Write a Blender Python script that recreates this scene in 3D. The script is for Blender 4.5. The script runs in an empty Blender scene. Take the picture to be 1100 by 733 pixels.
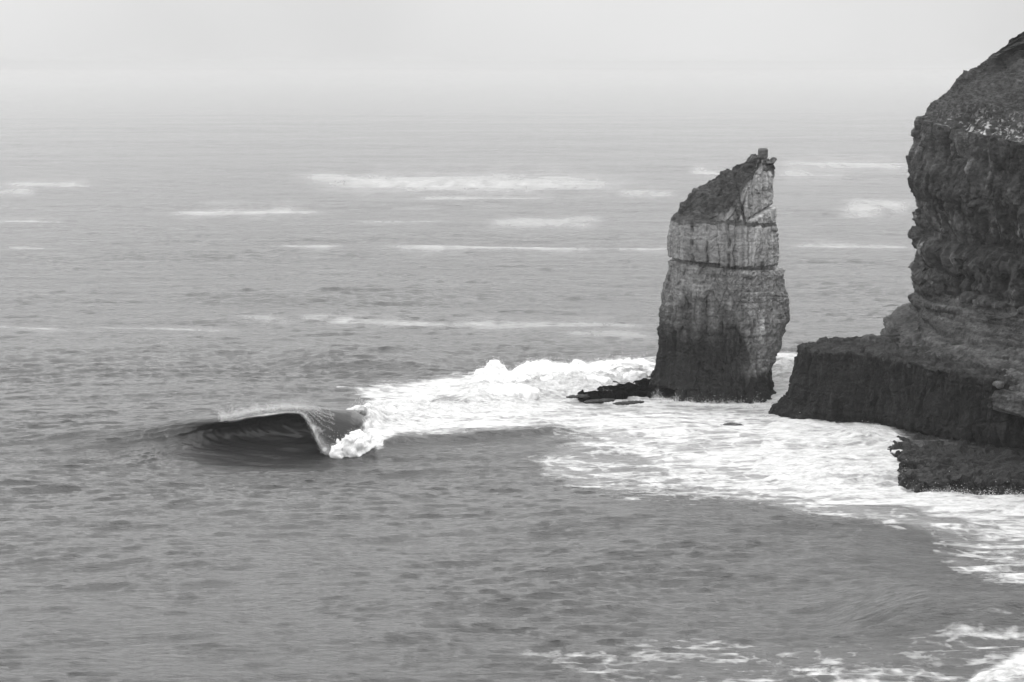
import bpy, math, random
import numpy as np
from mathutils import Vector

# ------------------------------------------------------------------ camera, sky, sun, exposure
SC = bpy.context.scene
COL = SC.collection
F = 2139.0                     # focal length in photograph pixels (width 1100)
HOR = 68.0                     # row of the true horizon
CH = 50.0                      # height of the viewpoint above the sea
PITCH = math.atan((366.5 - HOR) / F)
CP, SP = math.cos(PITCH), math.sin(PITCH)

cam_d = bpy.data.cameras.new('camera')
cam_d.sensor_width = 36.0
cam_d.lens = 36.0 * F / 1100.0
cam_d.clip_start = 1.0
cam_d.clip_end = 60000.0
cam = bpy.data.objects.new('camera', cam_d)
COL.objects.link(cam)
cam.location = (0, 0, CH)
cam.rotation_euler = (math.pi / 2 - PITCH, 0, 0)
SC.camera = cam

SUN_EL, SUN_AZ = math.radians(52), math.radians(62)      # azimuth clockwise from +Y
W = bpy.data.worlds.new('World')
SC.world = W
W.use_nodes = True
nt = W.node_tree
bg = nt.nodes['Background']
sky = nt.nodes.new('ShaderNodeTexSky')
sky.sky_type = 'NISHITA'
sky.sun_disc = False
sky.sun_elevation = SUN_EL
sky.sun_rotation = SUN_AZ
sky.dust_density = 6.0
sky.air_density = 1.0
bw = nt.nodes.new('ShaderNodeRGBToBW')
mx = nt.nodes.new('ShaderNodeMix'); mx.data_type = 'FLOAT'
mx.inputs[0].default_value = 0.85                        # overcast: mostly an even cloud layer
tcw = nt.nodes.new('ShaderNodeTexCoord'); sxyz = nt.nodes.new('ShaderNodeSeparateXYZ')
mr = nt.nodes.new('ShaderNodeMapRange')                  # an overcast sky is brighter overhead than at the horizon
for i_, v_ in enumerate((0.02, 0.37, 7.1, 26.0)): mr.inputs[1 + i_].default_value = v_
cn = nt.nodes.new('ShaderNodeTexNoise'); cn.inputs['Scale'].default_value = 3.0; cn.inputs['Detail'].default_value = 3.0
cm = nt.nodes.new('ShaderNodeMapRange')
for i_, v_ in enumerate((0.3, 0.7, 0.86, 1.14)): cm.inputs[1 + i_].default_value = v_
mr.interpolation_type = 'SMOOTHSTEP'
ml = nt.nodes.new('ShaderNodeMath'); ml.operation = 'MULTIPLY'
nt.links.new(tcw.outputs['Generated'], sxyz.inputs[0]); nt.links.new(sxyz.outputs['Z'], mr.inputs[0])
nt.links.new(tcw.outputs['Generated'], cn.inputs['Vector']); nt.links.new(cn.outputs[0], cm.inputs[0])
nt.links.new(mr.outputs[0], ml.inputs[0]); nt.links.new(cm.outputs[0], ml.inputs[1])
nt.links.new(ml.outputs[0], mx.inputs[3])
nt.links.new(sky.outputs[0], bw.inputs[0])
nt.links.new(bw.outputs[0], mx.inputs[2])
nt.links.new(mx.outputs[0], bg.inputs[0])
bg.inputs[1].default_value = 0.10

sun_d = bpy.data.lights.new('sun', 'SUN')
sun_d.energy = 1.0
sun_d.angle = math.radians(25)
sun_d.color = (1.0, 0.995, 0.985)
sun = bpy.data.objects.new('sun', sun_d)
COL.objects.link(sun)
sdir = Vector((math.sin(SUN_AZ) * math.cos(SUN_EL), math.cos(SUN_AZ) * math.cos(SUN_EL), math.sin(SUN_EL)))
sun.rotation_euler = sdir.to_track_quat('Z', 'Y').to_euler()
sun.location = (100, 100, 300)

SC.view_settings.view_transform = 'Standard'
SC.view_settings.look = 'None'
SC.view_settings.exposure = 0.32
SC.view_settings.gamma = 1.0
SC.cycles.use_denoising = True
SC.cycles.use_adaptive_sampling = False
SC.cycles.volume_bounces = 1
SC.cycles.max_bounces = 6
SC.cycles.diffuse_bounces = 3
SC.cycles.glossy_bounces = 3
SC.cycles.transparent_max_bounces = 8

# ------------------------------------------------------------------ helpers
def at_y(px, py, Y):
    """the point of the line of sight through a photograph pixel that lies at distance Y"""
    u = (px - 550.0) / F; v = (366.5 - py) / F
    dy = CP + v * SP; dz = -SP + v * CP
    k = Y / dy
    return np.array([u * k, Y, CH + dz * k])

def at_z(px, py, z=0.0):
    u = (px - 550.0) / F; v = (366.5 - py) / F
    dy = CP + v * SP; dz = -SP + v * CP
    k = (z - CH) / dz
    return np.array([u * k, dy * k, z])

def x_at(px, Y, z):
    return (px - 550.0) / F * (Y * CP + (CH - z) * SP)

def to_px(x, y, z=0.0):
    dep = y * CP + (CH - z) * SP
    v = (y * SP + (z - CH) * CP) / dep
    return 550 + F * x / dep, 366.5 - F * v

def smooth(a, b, x):
    t = np.clip((x - a) / (b - a), 0, 1)
    return t * t * (3 - 2 * t)

def _hash(ix, iy, iz, seed):
    h = (ix.astype(np.uint32) * np.uint32(374761393) + iy.astype(np.uint32) * np.uint32(668265263)
         + iz.astype(np.uint32) * np.uint32(2147483647 & 0x9E3779B1) + np.uint32(seed * 974711 + 13))
    h ^= h >> np.uint32(13); h *= np.uint32(1274126177); h ^= h >> np.uint32(16)
    h *= np.uint32(2246822519); h ^= h >> np.uint32(15)
    return h

def hash01(ix, iy, iz=0, seed=0):
    ix = np.asarray(ix).astype(np.int64); iy = np.asarray(iy).astype(np.int64) + 0 * ix; iz = np.asarray(iz).astype(np.int64) + 0 * ix
    return (_hash(ix, iy, iz, seed) & np.uint32(0xFFFF)).astype(np.float32) / 65535.0

_G = np.random.RandomState(5).normal(size=(256, 3)).astype(np.float32)
_G /= np.linalg.norm(_G, axis=1)[:, None]

def noise(p, seed=0):
    """gradient noise, about -1..1"""
    p = np.asarray(p, np.float32)
    i = np.floor(p); f = p - i; i = i.astype(np.int64)
    w = f * f * f * (f * (f * 6 - 15) + 10)
    out = np.zeros(len(p), np.float32)
    for a in (0, 1):
        wx = w[:, 0] if a else 1 - w[:, 0]
        for b in (0, 1):
            wy = w[:, 1] if b else 1 - w[:, 1]
            for c in (0, 1):
                wz = w[:, 2] if c else 1 - w[:, 2]
                g = _G[_hash(i[:, 0] + a, i[:, 1] + b, i[:, 2] + c, seed) & np.uint32(255)]
                d = g[:, 0] * (f[:, 0] - a) + g[:, 1] * (f[:, 1] - b) + g[:, 2] * (f[:, 2] - c)
                out += wx * wy * wz * d
    return out * 1.5

def fbm(p, octs=4, seed=0, gain=0.5, lac=2.03):
    p = np.asarray(p, np.float32)
    out = np.zeros(len(p), np.float32); a = 1.0; n = 0.0
    for o in range(octs):
        out += a * noise(p, seed + o * 7); n += a; a *= gain; p = p * lac + 3.7
    return out / n * 1.3

def billow(p, octs=3, seed=0, gain=0.5):
    out = np.zeros(len(p), np.float32); a = 1.0; n = 0
    for o in range(octs):
        out += a * (1 - 2.2 * np.abs(noise(p, seed + o * 5))); n += a; a *= gain; p = p * 2.1 + 1.3
    return out / n

def grid_normals(P, closed=False):
    """P rows x cols x 3 -> unit normals (cross of column and row direction)"""
    if closed:
        du = np.roll(P, -1, 1) - np.roll(P, 1, 1)
    else:
        du = np.gradient(P, axis=1)
    dv = np.gradient(P, axis=0)
    n = np.cross(du, dv)
    return n / (np.linalg.norm(n, axis=2, keepdims=True) + 1e-12)

def grid_quads(R, C, closed=False):
    i = np.arange(R - 1)[:, None]; c = C if closed else C - 1
    j = np.arange(c)[None, :]; jn = (j + 1) % C
    return np.stack([i * C + j, i * C + jn, (i + 1) * C + jn, (i + 1) * C + j], -1).reshape(-1, 4)

def mesh_object(name, V, Q, mat, parent=None, attrs=None, normals=None):
    """one mesh object from numpy arrays; only the vertices that the faces use"""
    used, inv = np.unique(Q.ravel(), return_inverse=True)
    V = np.asarray(V)[used]; n = Q.shape[1]
    me = bpy.data.meshes.new(name)
    me.vertices.add(len(V)); me.vertices.foreach_set('co', V.astype(np.float32).ravel())
    me.loops.add(len(inv)); me.loops.foreach_set('vertex_index', inv.astype(np.int32))
    me.polygons.add(len(Q)); me.polygons.foreach_set('loop_start', np.arange(0, len(inv), n, dtype=np.int32))
    for k, a in (attrs or {}).items():
        at = me.attributes.new(k, 'FLOAT', 'POINT'); at.data.foreach_set('value', np.asarray(a)[used].astype(np.float32))
    me.update(calc_edges=True); me.validate()
    me.polygons.foreach_set('use_smooth', np.ones(len(me.polygons), bool))
    if normals is not None:
        me.normals_split_custom_set_from_vertices(np.asarray(normals)[used].astype(np.float32).tolist())
    me.materials.append(mat)
    o = bpy.data.objects.new(name, me); COL.objects.link(o)
    if parent: o.parent = parent
    return o

def tag(o, label=None, cat=None, group=None, kind=None):
    for k, v in (('label', label), ('category', cat), ('group', group), ('kind', kind)):
        if v: o[k] = v
    return o

def empty(name, loc):
    o = bpy.data.objects.new(name, None); COL.objects.link(o); o.location = loc
    return o

def keep_world(child, root):
    child.parent = root
    child.location = -Vector(root.location)

class Nodes:
    def __init__(s, name):
        s.m = bpy.data.materials.new(name); s.m.use_nodes = True
        s.t = s.m.node_tree; s.b = s.t.nodes['Principled BSDF']; s.out = s.t.nodes['Material Output']
    def n(s, kind, **kw):
        x = s.t.nodes.new('ShaderNode' + kind)
        for k, v in kw.items(): setattr(x, k, v)
        return x
    def l(s, a, b): s.t.links.new(a, b)
    def attr(s, name): return s.n('Attribute', attribute_name=name).outputs['Fac']
    def pos(s): return s.n('NewGeometry').outputs['Position']
    def scale(s, vec, sc):
        x = s.n('VectorMath', operation='MULTIPLY'); s.l(vec, x.inputs[0]); x.inputs[1].default_value = sc
        return x.outputs[0]
    def noise(s, vec, scale=1, detail=4, rough=0.55, dist=0.0):
        x = s.n('TexNoise'); s.l(vec, x.inputs['Vector'])
        x.inputs['Scale'].default_value = scale; x.inputs['Detail'].default_value = detail
        x.inputs['Roughness'].default_value = rough; x.inputs['Distortion'].default_value = dist
        return x.outputs[0]
    def math(s, op, a, b=0.0, clamp=False):
        x = s.n('Math', operation=op, use_clamp=clamp)
        for i, v in enumerate((a, b)):
            if hasattr(v, 'links'): s.l(v, x.inputs[i])
            else: x.inputs[i].default_value = v
        return x.outputs[0]
    def ramp(s, x, a, b, lo=0.0, hi=1.0, interp='SMOOTHSTEP'):
        r = s.n('MapRange', interpolation_type=interp)
        s.l(x, r.inputs[0])
        for i, v in enumerate((a, b, lo, hi)): r.inputs[1 + i].default_value = v
        return r.outputs[0]
    def mix(s, f, a, b):
        x = s.n('Mix', data_type='FLOAT')
        for i, v in ((0, f), (2, a), (3, b)):
            if hasattr(v, 'links'): s.l(v, x.inputs[i])
            else: x.inputs[i].default_value = v
        return x.outputs[0]
    def bump(s, h, strength, distance, normal=None):
        x = s.n('Bump'); x.inputs['Strength'].default_value = strength; x.inputs['Distance'].default_value = distance
        s.l(h, x.inputs['Height'])
        if normal is not None: s.l(normal, x.inputs['Normal'])
        return x.outputs[0]

# ------------------------------------------------------------------ materials
def make_water():
    N = Nodes('sea_water'); P = N.pos()
    cov = N.attr('foam'); still_shade = N.attr('still_shade')
    # ripples: long-crested chop in several sizes
    n1 = N.noise(N.scale(P, (0.05, 0.11, 0.05)), 1, 11, 0.70, 0.3)
    n2 = N.noise(N.scale(P, (0.45, 2.0, 0.8)), 1, 6, 0.62, 0.3)
    amp = N.math('MULTIPLY', N.mix(still_shade, 1.0, 0.3), N.mix(N.attr('far'), 0.30, 1.0))
    amp2 = N.mix(still_shade, 1.0, 0.3)
    b1 = N.bump(N.math('MULTIPLY', n1, amp), 1.0, 3.1)
    b2 = N.bump(N.math('MULTIPLY', n2, amp2), 1.0, 0.45, b1)
    # foam: broken lace and streaks where the coverage is partial
    f1 = N.noise(N.scale(P, (0.10, 0.30, 0.3)), 1, 10, 0.66, 1.0)
    warp = N.n('VectorMath', operation='ADD')
    nn = N.n('TexNoise'); N.l(N.scale(P, (0.25, 0.25, 0.25)), nn.inputs['Vector']); nn.inputs['Scale'].default_value = 1.0; nn.inputs['Detail'].default_value = 3
    N.l(N.scale(P, (1, 1, 1)), warp.inputs[0]); N.l(N.scale(nn.outputs['Color'], (6, 6, 2)), warp.inputs[1])
    vo = N.n('TexVoronoi', feature='DISTANCE_TO_EDGE'); N.l(N.scale(warp.outputs[0], (0.30, 0.42, 0.3)), vo.inputs['Vector']); vo.inputs['Scale'].default_value = 1.0
    lace = N.ramp(vo.outputs['Distance'], 0.0, 0.22, 1.0, 0.0)
    pat = N.math('ADD', N.math('MULTIPLY', N.ramp(f1, 0.3, 0.7), 0.75), N.math('MULTIPLY', lace, 0.25))
    gate = N.ramp(cov, 0.0, 0.22)
    v = N.math('ADD', cov, N.math('MULTIPLY', N.math('MULTIPLY', N.math('SUBTRACT', pat, 0.5), 1.05), gate))
    veil = N.math('MULTIPLY', N.attr('veil'), N.ramp(N.noise(N.scale(P, (0.16, 0.035, 0.2)), 1, 9, 0.72), 0.34, 0.62, 0.32, 0.95))
    fo = N.math('MAXIMUM', N.math('MAXIMUM', N.ramp(v, 0.22, 0.95), veil), N.math('MULTIPLY', N.ramp(cov, 0.25, 0.85), 0.42))
    fine = N.ramp(N.noise(N.scale(P, (0.45, 1.5, 1.6)), 1, 8, 0.66), 0.28, 0.68, 0.36, 0.62)
    col = N.mix(fo, N.mix(still_shade, 0.056, 0.016), fine)  # hollow wave face gets a darker base colour, painting in its shade
    cc = N.n('CombineColor'); [N.l(col, cc.inputs[i]) for i in range(3)]
    N.l(cc.outputs[0], N.b.inputs['Base Color'])
    N.l(N.mix(fo, 0.16, 0.85), N.b.inputs['Roughness'])
    N.b.inputs['IOR'].default_value = 1.33
    N.l(N.mix(fo, 0.5, 0.12), N.b.inputs['Specular IOR Level'])
    fb = N.bump(N.math('MULTIPLY', N.noise(N.scale(P, (0.7, 1.6, 1.3)), 1, 7, 0.65), fo), 1.0, 0.40, b2)
    N.l(fb, N.b.inputs['Normal'])
    return N.m

def make_rock(name, rough=0.9, spec=0.25, bump=0.6, fine=1.25, streak=0.5):
    N = Nodes(name); P = N.pos()
    alb = N.attr('alb')
    g = N.noise(N.scale(P, (1.1, 1.1, 1.4)), 1, 8, 0.68)
    st = N.noise(N.scale(P, (1.5, 1.5, 0.16)), 1, 5, 0.6, 0.6)
    lay = N.noise(N.scale(P, (0.12, 0.12, 2.2)), 1, 5, 0.65, 0.5)
    m = N.ramp(g, 0.28, 0.74, 1 - 0.55 * fine, 1 + 0.5 * fine, 'LINEAR')
    m2 = N.ramp(st, 0.3, 0.7, 1 - streak * 0.6, 1 + streak * 0.5, 'LINEAR')
    m3 = N.ramp(lay, 0.3, 0.7, 0.75, 1.22, 'LINEAR')
    col = N.math('MULTIPLY', N.math('MULTIPLY', alb, m), N.math('MULTIPLY', m2, m3))
    cc = N.n('CombineColor'); [N.l(col, cc.inputs[i]) for i in range(3)]
    N.l(cc.outputs[0], N.b.inputs['Base Color'])
    N.b.inputs['Roughness'].default_value = rough
    N.b.inputs['Specular IOR Level'].default_value = spec
    h = N.noise(N.scale(P, (2.2, 2.2, 2.6)), 1, 9, 0.7)
    N.l(N.bump(h, 1.0, bump), N.b.inputs['Normal'])
    return N.m

def make_plain(name, c, rough=0.9, spec=0.1):
    N = Nodes(name)
    P = N.pos(); g = N.noise(P, 2.5, 5, 0.6)
    col = N.ramp(g, 0.3, 0.7, c * 0.9, min(1.0, c * 1.06))
    cc = N.n('CombineColor'); [N.l(col, cc.inputs[i]) for i in range(3)]
    N.l(cc.outputs[0], N.b.inputs['Base Color'])
    N.b.inputs['Roughness'].default_value = rough; N.b.inputs['Specular IOR Level'].default_value = spec
    return N.m

M_WATER = make_water()
M_ROCK = make_rock('weathered_rock')
M_PALE = make_rock('pale_rock', 0.9, 0.2, 0.3, 0.9, 0.6)
M_GRASS = make_rock('coastal_scrub', 0.95, 0.1, 0.5, 1.2, 0.1)
M_WET = make_rock('wet_rock', 0.5, 0.3, 0.3, 0.8, 0.4)
M_SPRAY = make_plain('spray_white', 0.7)
M_FOAM = make_plain('churned_foam', 0.60)
_b = M_FOAM.node_tree.nodes['Principled BSDF']
_b.inputs['Subsurface Weight'].default_value = 0.6; _b.inputs['Subsurface Radius'].default_value = (1, 1, 1); _b.inputs['Subsurface Scale'].default_value = 0.45
M_SHELF = make_rock('washed_rock', 0.5, 0.18, 0.35, 0.8, 0.0)

# ------------------------------------------------------------------ the sea: one sheet, finer where it is near
def ocean_tile(N, L, lo, hi, wdir, spread, rms, seed, ex=1.75):
    r = np.random.RandomState(seed)
    k1 = np.fft.fftfreq(N, L / N) * 2 * np.pi
    KX, KY = np.meshgrid(k1, k1)
    K = np.hypot(KX, KY); K[0, 0] = 1e-6
    lam = 2 * np.pi / K
    band = smooth(lo * 0.5, lo, lam) * (1 - smooth(hi, hi * 1.6, lam))
    c = np.abs((KX * wdir[0] + KY * wdir[1]) / K) ** spread
    A = band * K ** -ex * (0.03 + c)
    spec = A * (r.normal(size=K.shape) + 1j * r.normal(size=K.shape))
    h = np.fft.ifft2(spec).real
    s = rms / h.std()
    dx = np.fft.ifft2(spec * 1j * KX / K).real * s
    dy = np.fft.ifft2(spec * 1j * KY / K).real * s
    return (h * s).astype(np.float32), dx.astype(np.float32), dy.astype(np.float32), L, N

def tile_sample(T, x, y):
    h, dx, dy, L, N = T
    u = (x / L * N) % N; v = (y / L * N) % N
    i = u.astype(np.int32); j = v.astype(np.int32); fu = (u - i).astype(np.float32); fv = (v - j).astype(np.float32)
    i %= N; j %= N; i1 = (i + 1) % N; j1 = (j + 1) % N
    def s(a):
        return (a[j, i] * (1 - fu) + a[j, i1] * fu) * (1 - fv) + (a[j1, i] * (1 - fu) + a[j1, i1] * fu) * fv
    return s(h), s(dx), s(dy)

wd = np.array([0.16, -0.987])
T1 = ocean_tile(1024, 149.0, 0.9, 4.2, wd, 30.0, 0.078, 1, 1.35)
T2 = ocean_tile(768, 83.0, 0.6, 3.0, np.array([0.42, -0.91]), 18.0, 0.045, 2, 1.3)
T3 = ocean_tile(512, 263.0, 5.0, 16.0, np.array([0.02, -1.0]), 14.0, 0.085, 3, 1.5)

rows = list(np.arange(70, 150, 2.0)) + list(np.arange(150, 238, 0.22)) + list(np.arange(238, 282, 0.19)) + list(np.arange(282, 330, 0.32))
y = 330.0
while y < 22000:
    rows.append(y); y += max(0.45, y * y / (CH * F) * 0.55)
rows = np.array(rows + [22000.0])
k_in = np.arange(-0.305, 0.36, 0.00058)
k_out = 0.50 * (np.arange(1, 41) / 40.0) ** 1.7
KS = np.concatenate([k_in[0] - k_out[::-1], k_in, k_in[-1] + k_out])
RN, CN = len(rows), len(KS)
Y0 = np.repeat(rows[:, None], CN, 1).astype(np.float64).ravel()
X0 = (rows[:, None] * KS[None, :]).ravel()
NV = len(X0)
PX, PY = to_px(X0, Y0)

# --- the breaking wave: every row of the sheet near the crest line is carried along a curling profile
def crest_y(x):
    return 257.6 + 11.5 * smooth(-25, 4, x) + 3.0 * smooth(-42, -80, x)
def interp(x, xs, ys): return np.interp(x, xs, ys)
wave_H = lambda x: interp(x, [-110, -80, -62, -50, -43, -38, -33.5, -29.5, -25.5, -21, -17, -12, 0, 8, 16], [0, 0.5, 1.0, 1.7, 2.8, 3.7, 4.7, 5.25, 5.1, 4.5, 1.9, 0.35, 0.2, 0.1, 0])
wave_B = lambda x: smooth(-46, -36.5, x) * (1 - smooth(-20.5, -17.5, x))
wave_Q = lambda x: smooth(-28.4, -23.9, x) ** 1.7

D0 = np.array([-16, -12, -8, -5.5, -4, -2.8, -1.8, -1.0, -0.3, 0.3, 1.0, 2.0, 3.2, 4.5, 6, 8, 10, 12.0])
HUMP = np.array([0, .10, .38, .68, .87, .97, 1.0, .98, .93, .86, .76, .60, .42, .24, .08, -.05, -.04, 0])
A_D = np.array([-16, -11.5, -7.5, -4.5, -2.5, -1.0, 0.1, 0.9, 1.35, 1.15, 0.3, -0.9, -1.45, -1.2, 0.2, 3.2, 7.4, 12.0])
A_Z = np.array([0, .5, 1.7, 3.2, 4.2, 4.75, 4.85, 4.65, 4.30, 4.10, 3.95, 3.1, 2.1, 1.15, .40, -.30, -.40, 0])
B_D = np.array([-16, -11.5, -7.5, -4.5, -2.5, -0.7, 1.1, 2.7, 3.9, 3.5, 1.2, -0.6, -1.35, -1.2, 0.2, 3.4, 7.4, 12.0])
B_Z = np.array([0, .5, 1.7, 3.2, 4.2, 4.75, 4.70, 3.30, -.1, -.3, 3.5, 3.0, 2.1, 1.15, .40, -.30, -.40, 0])

def catmull(xs, CPT, x):
    """CPT n_points x n_samples values at knots xs; evaluate at x (one per sample)"""
    i = np.clip(np.searchsorted(xs, x, side='right') - 1, 0, len(xs) - 2)
    t = (x - xs[i]) / (xs[i + 1] - xs[i]); a = np.arange(len(x))
    n = len(xs)
    def tan(j):
        jm = np.clip(j - 1, 0, n - 1); jp = np.clip(j + 1, 0, n - 1)
        return (CPT[jp, a] - CPT[jm, a]) / (xs[jp] - xs[jm])
    h = xs[i + 1] - xs[i]
    p0, p1, m0, m1 = CPT[i, a], CPT[i + 1, a], tan(i) * h, tan(i + 1) * h
    t2, t3 = t * t, t * t * t
    return (2 * t3 - 3 * t2 + 1) * p0 + (t3 - 2 * t2 + t) * m0 + (-2 * t3 + 3 * t2) * p1 + (t3 - t2) * m1

d0 = crest_y(X0) - Y0
inw = (d0 > -16) & (d0 < 12) & (X0 > -110) & (X0 < 16)
ix = np.where(inw)[0]
xw, dw = X0[ix], d0[ix]
wx = xw + 1.3 * noise(np.stack([xw / 3.0, dw * 0.04, 0 * xw], 1), 61) + 0.5 * noise(np.stack([xw / 0.8, dw * 0.1, 0 * xw], 1), 63)      # a ragged lip
H, B, Qd = wave_H(xw), wave_B(wx), wave_Q(xw)
cd = np.empty((len(D0), len(ix))); cz = np.empty_like(cd)
for j in range(len(D0)):
    ad = A_D[j] + Qd * (B_D[j] - A_D[j]); az = (A_Z[j] + Qd * (B_Z[j] - A_Z[j])) * H / 4.85
    cd[j] = D0[j] + B * (ad - D0[j]); cz[j] = (1 - B) * HUMP[j] * H + B * az
new_d = catmull(D0, cd, dw); new_z = catmull(D0, cz, dw)

SX = X0.copy(); SY = Y0.copy(); SZ = np.zeros(NV)
SY[ix] = crest_y(xw) - new_d
SZ[ix] = new_z
waveB = np.zeros(NV); waveB[ix] = B
waveH = np.zeros(NV); waveH[ix] = H * np.clip((dw + 16) / 6, 0, 1) * np.clip((12 - dw) / 5, 0, 1)
# flow lines drawn up the hollow face
rho = np.sqrt((np.minimum(X0 + 27, 0) / 12.5) ** 2 + ((d0 - 2.2) / 5.6) ** 2)
frame = smooth(-60, -46, X0) * (1 - smooth(-24, -10, X0)) * smooth(-2.0, 2.0, d0) * (1 - smooth(9, 13, d0))
ridge = np.zeros(NV)
f_ix = np.where(frame > 0.001)[0]
ang = np.arctan2(d0[f_ix] - 2.2, X0[f_ix] + 27)
pr = np.stack([rho[f_ix] * 4.2, ang * 0.9, 0 * ang], 1)
ridge[f_ix] = (noise(pr, 71) + 0.6 * noise(pr * [2.3, 1.4, 1], 72) + 0.35 * noise(pr * [5.1, 2, 1], 73)) * frame[f_ix]

# --- foam cover, by soft outlines laid on the water
def poly_sd(px, py, poly):
    poly = np.array(poly, float); q = np.roll(poly, -1, 0)
    d = np.full(len(px), 1e9); inside = np.zeros(len(px), bool)
    for (ax, ay), (bx, by) in zip(poly, q):
        ex, ey = bx - ax, by - ay; wx_, wy_ = px - ax, (py - ay)
        t = np.clip((wx_ * ex + wy_ * ey) / (ex * ex + ey * ey), 0, 1)
        d = np.minimum(d, np.hypot(wx_ - t * ex, wy_ - t * ey))
        c = ((ay <= py) & (by > py)) | ((by <= py) & (ay > py))
        xi = ax + (py - ay) / np.where(by == ay, 1e-9, by - ay) * ex
        inside ^= c & (px < xi)
    return np.where(inside, d, -d)

p3 = np.stack([X0, Y0 * 0.6, 0 * X0], 1)
near = Y0 < 2200
WX = np.zeros(NV); WY = np.zeros(NV)
WX[near] = 16 * fbm(p3[near] / 7.0, 4, 11); WY[near] = 6.0 * fbm(p3[near] / 5.0, 4, 12)
foam = np.zeros(NV)
def region(poly, cov, w, wq=1.0):
    global foam
    a = np.array(poly, float)
    m = near & (PX > a[:, 0].min() - 60) & (PX < a[:, 0].max() + 60) & (PY > a[:, 1].min() - 30) & (PY < a[:, 1].max() + 30)
    i = np.where(m)[0]
    s = poly_sd(PX[i] + wq * WX[i], PY[i] + wq * WY[i], poly)
    foam[i] = np.maximum(foam[i], cov * smooth(-w, w, s))
region([(352, 490), (352, 470), (392, 452), (402, 430), (380, 412), (470, 398), (560, 392), (705, 388), (850, 384), (860, 470), (940, 478), (975, 520), (1110, 528), (1290, 540), (1290, 587), (1110, 575),
        (1040, 560), (960, 545), (880, 540), (800, 528), (730, 512), (690, 495), (640, 478), (610, 470), (520, 476), (410, 482)], 0.80, 7)
region([(352, 490), (352, 470), (392, 452), (405, 425), (470, 402), (560, 393), (705, 388), (705, 404), (650, 414), (606, 436), (575, 452), (520, 470), (410, 482)], 1.05, 5)
region([(800, 505), (832, 444), (866, 456), (902, 462), (950, 467), (972, 482), (975, 520), (1060, 528), (1110, 528), (1290, 540), (1290, 568), (1110, 556), (1020, 548), (960, 540), (860, 528)], 1.0, 9)
region([(815, 384), (870, 384), (850, 436), (822, 436)], 1.0, 4)
region([(590, 466), (700, 480), (860, 530), (1000, 545), (1110, 560), (1290, 572), (1290, 604), (1110, 592), (1030, 578), (940, 564), (860, 553), (790, 540), (720, 532), (640, 522), (585, 505), (560, 488)], 0.55, 9)
region([(960, 560), (1110, 580), (1290, 592), (1290, 630), (1110, 618), (1050, 600)], 0.5, 10)
region([(1010, 592), (1110, 606), (1290, 618), (1290, 660), (1110, 648), (1060, 636), (1030, 615)], 0.46, 9)
region([(370, 412), (470, 398), (470, 425), (400, 430)], 0.62, 8)
region([(560, 708), (640, 692), (760, 690), (860, 698), (1000, 690), (1110, 672), (1290, 684), (1290, 757), (1110, 745), (900, 748), (640, 745)], 0.30, 16)
region([(1050, 722), (1080, 708), (1110, 700), (1290, 712), (1290, 757), (1110, 745), (1030, 745)], 0.95, 7)
region([(600, 520), (700, 522), (760, 545), (680, 540)], 0.33, 12)
veil = np.zeros(NV)
def streak(x0_, y0_, x1_, y1_, th, cov, dx=0):
    """a long thin drift of foam lying along the swell"""
    global veil
    i = np.where((PX > x0_ - 60) & (PX < x1_ + 60) & (np.abs(PY - (y0_ + y1_) / 2) < 40))[0]
    t = (PX[i] - x0_) / (x1_ - x0_); c = y0_ + (y1_ - y0_) * t
    q = np.stack([X0[i] / 30, Y0[i] / 60, 0 * t], 1)
    e = np.abs(PY[i] - c + 1.6 * noise(q, 21)) / (th * (0.75 + 0.6 * noise(q * 2.2, 22)) + 0.3)
    veil[i] = np.maximum(veil[i], 0.8 * cov * (0.72 * np.exp(-e ** 2) + 0.28 * np.exp(-(e / 2.6) ** 2)) * smooth(-0.06, 0.22, t) * (1 - smooth(0.7, 1.08, t)))
for s in [(318, 190, 470, 200, 3.5, .72), (340, 197, 680, 197, 6.5, .75), (440, 212, 600, 213, 1.6, .5), (182, 228, 350, 226, 3.2, .78), (-10, 239, 70, 238, 2.2, .75),
          (520, 241, 650, 240, 3.4, .55), (275, 269, 372, 270, 1.6, .7), (410, 270, 650, 270, 1.8, .74), (660, 269, 725, 269, 2.0, .68), (836, 176, 985, 179, 3.5, .6),
          (832, 187, 910, 188, 3.4, .68), (900, 225, 985, 222, 5, .55), (850, 262, 985, 264, 2.5, .6), (318, 342, 500, 350, 2.6, .8), (470, 349, 700, 352, 4.5, .62),
          (-10, 352, 70, 360, 1.8, .62), (100, 355, 260, 358, 2, .45), (0, 197, 110, 199, 1.5, .5), (740, 183, 790, 186, 3, .55), (250, 340, 330, 348, 2, .4), (600, 365, 710, 366, 4, .4),
          (0, 262, 60, 266, 1.4, .42), (-10, 208, 40, 207, 1.2, .45), (660, 208, 730, 208, 1.6, .42), (380, 240, 480, 240, 1.4, .4)]:
    streak(*s)
foam *= 1 - 0.94 * smooth(-48, -40, X0) * (1 - smooth(-21.0, -19.0, X0 + 0.8 * noise(np.stack([X0, d0, 0 * X0], 1), 64))) * ((d0 > -4.5) & (d0 < 10))
# torn white edge of the lip
lipband = smooth(-39, -35, X0) * (1 - smooth(-23, -19, X0)) * np.exp(-((d0 + 0.15) / 0.55) ** 2)
foam = np.maximum(foam, 0.80 * lipband)
smooth_back = smooth(-24.6, -23, X0) * (1 - smooth(-20.5, -18.5, X0)) * smooth(-5, -3.5, d0) * (1 - smooth(-0.9, -0.2, d0))
foam *= 1 - 0.9 * smooth_back

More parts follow.
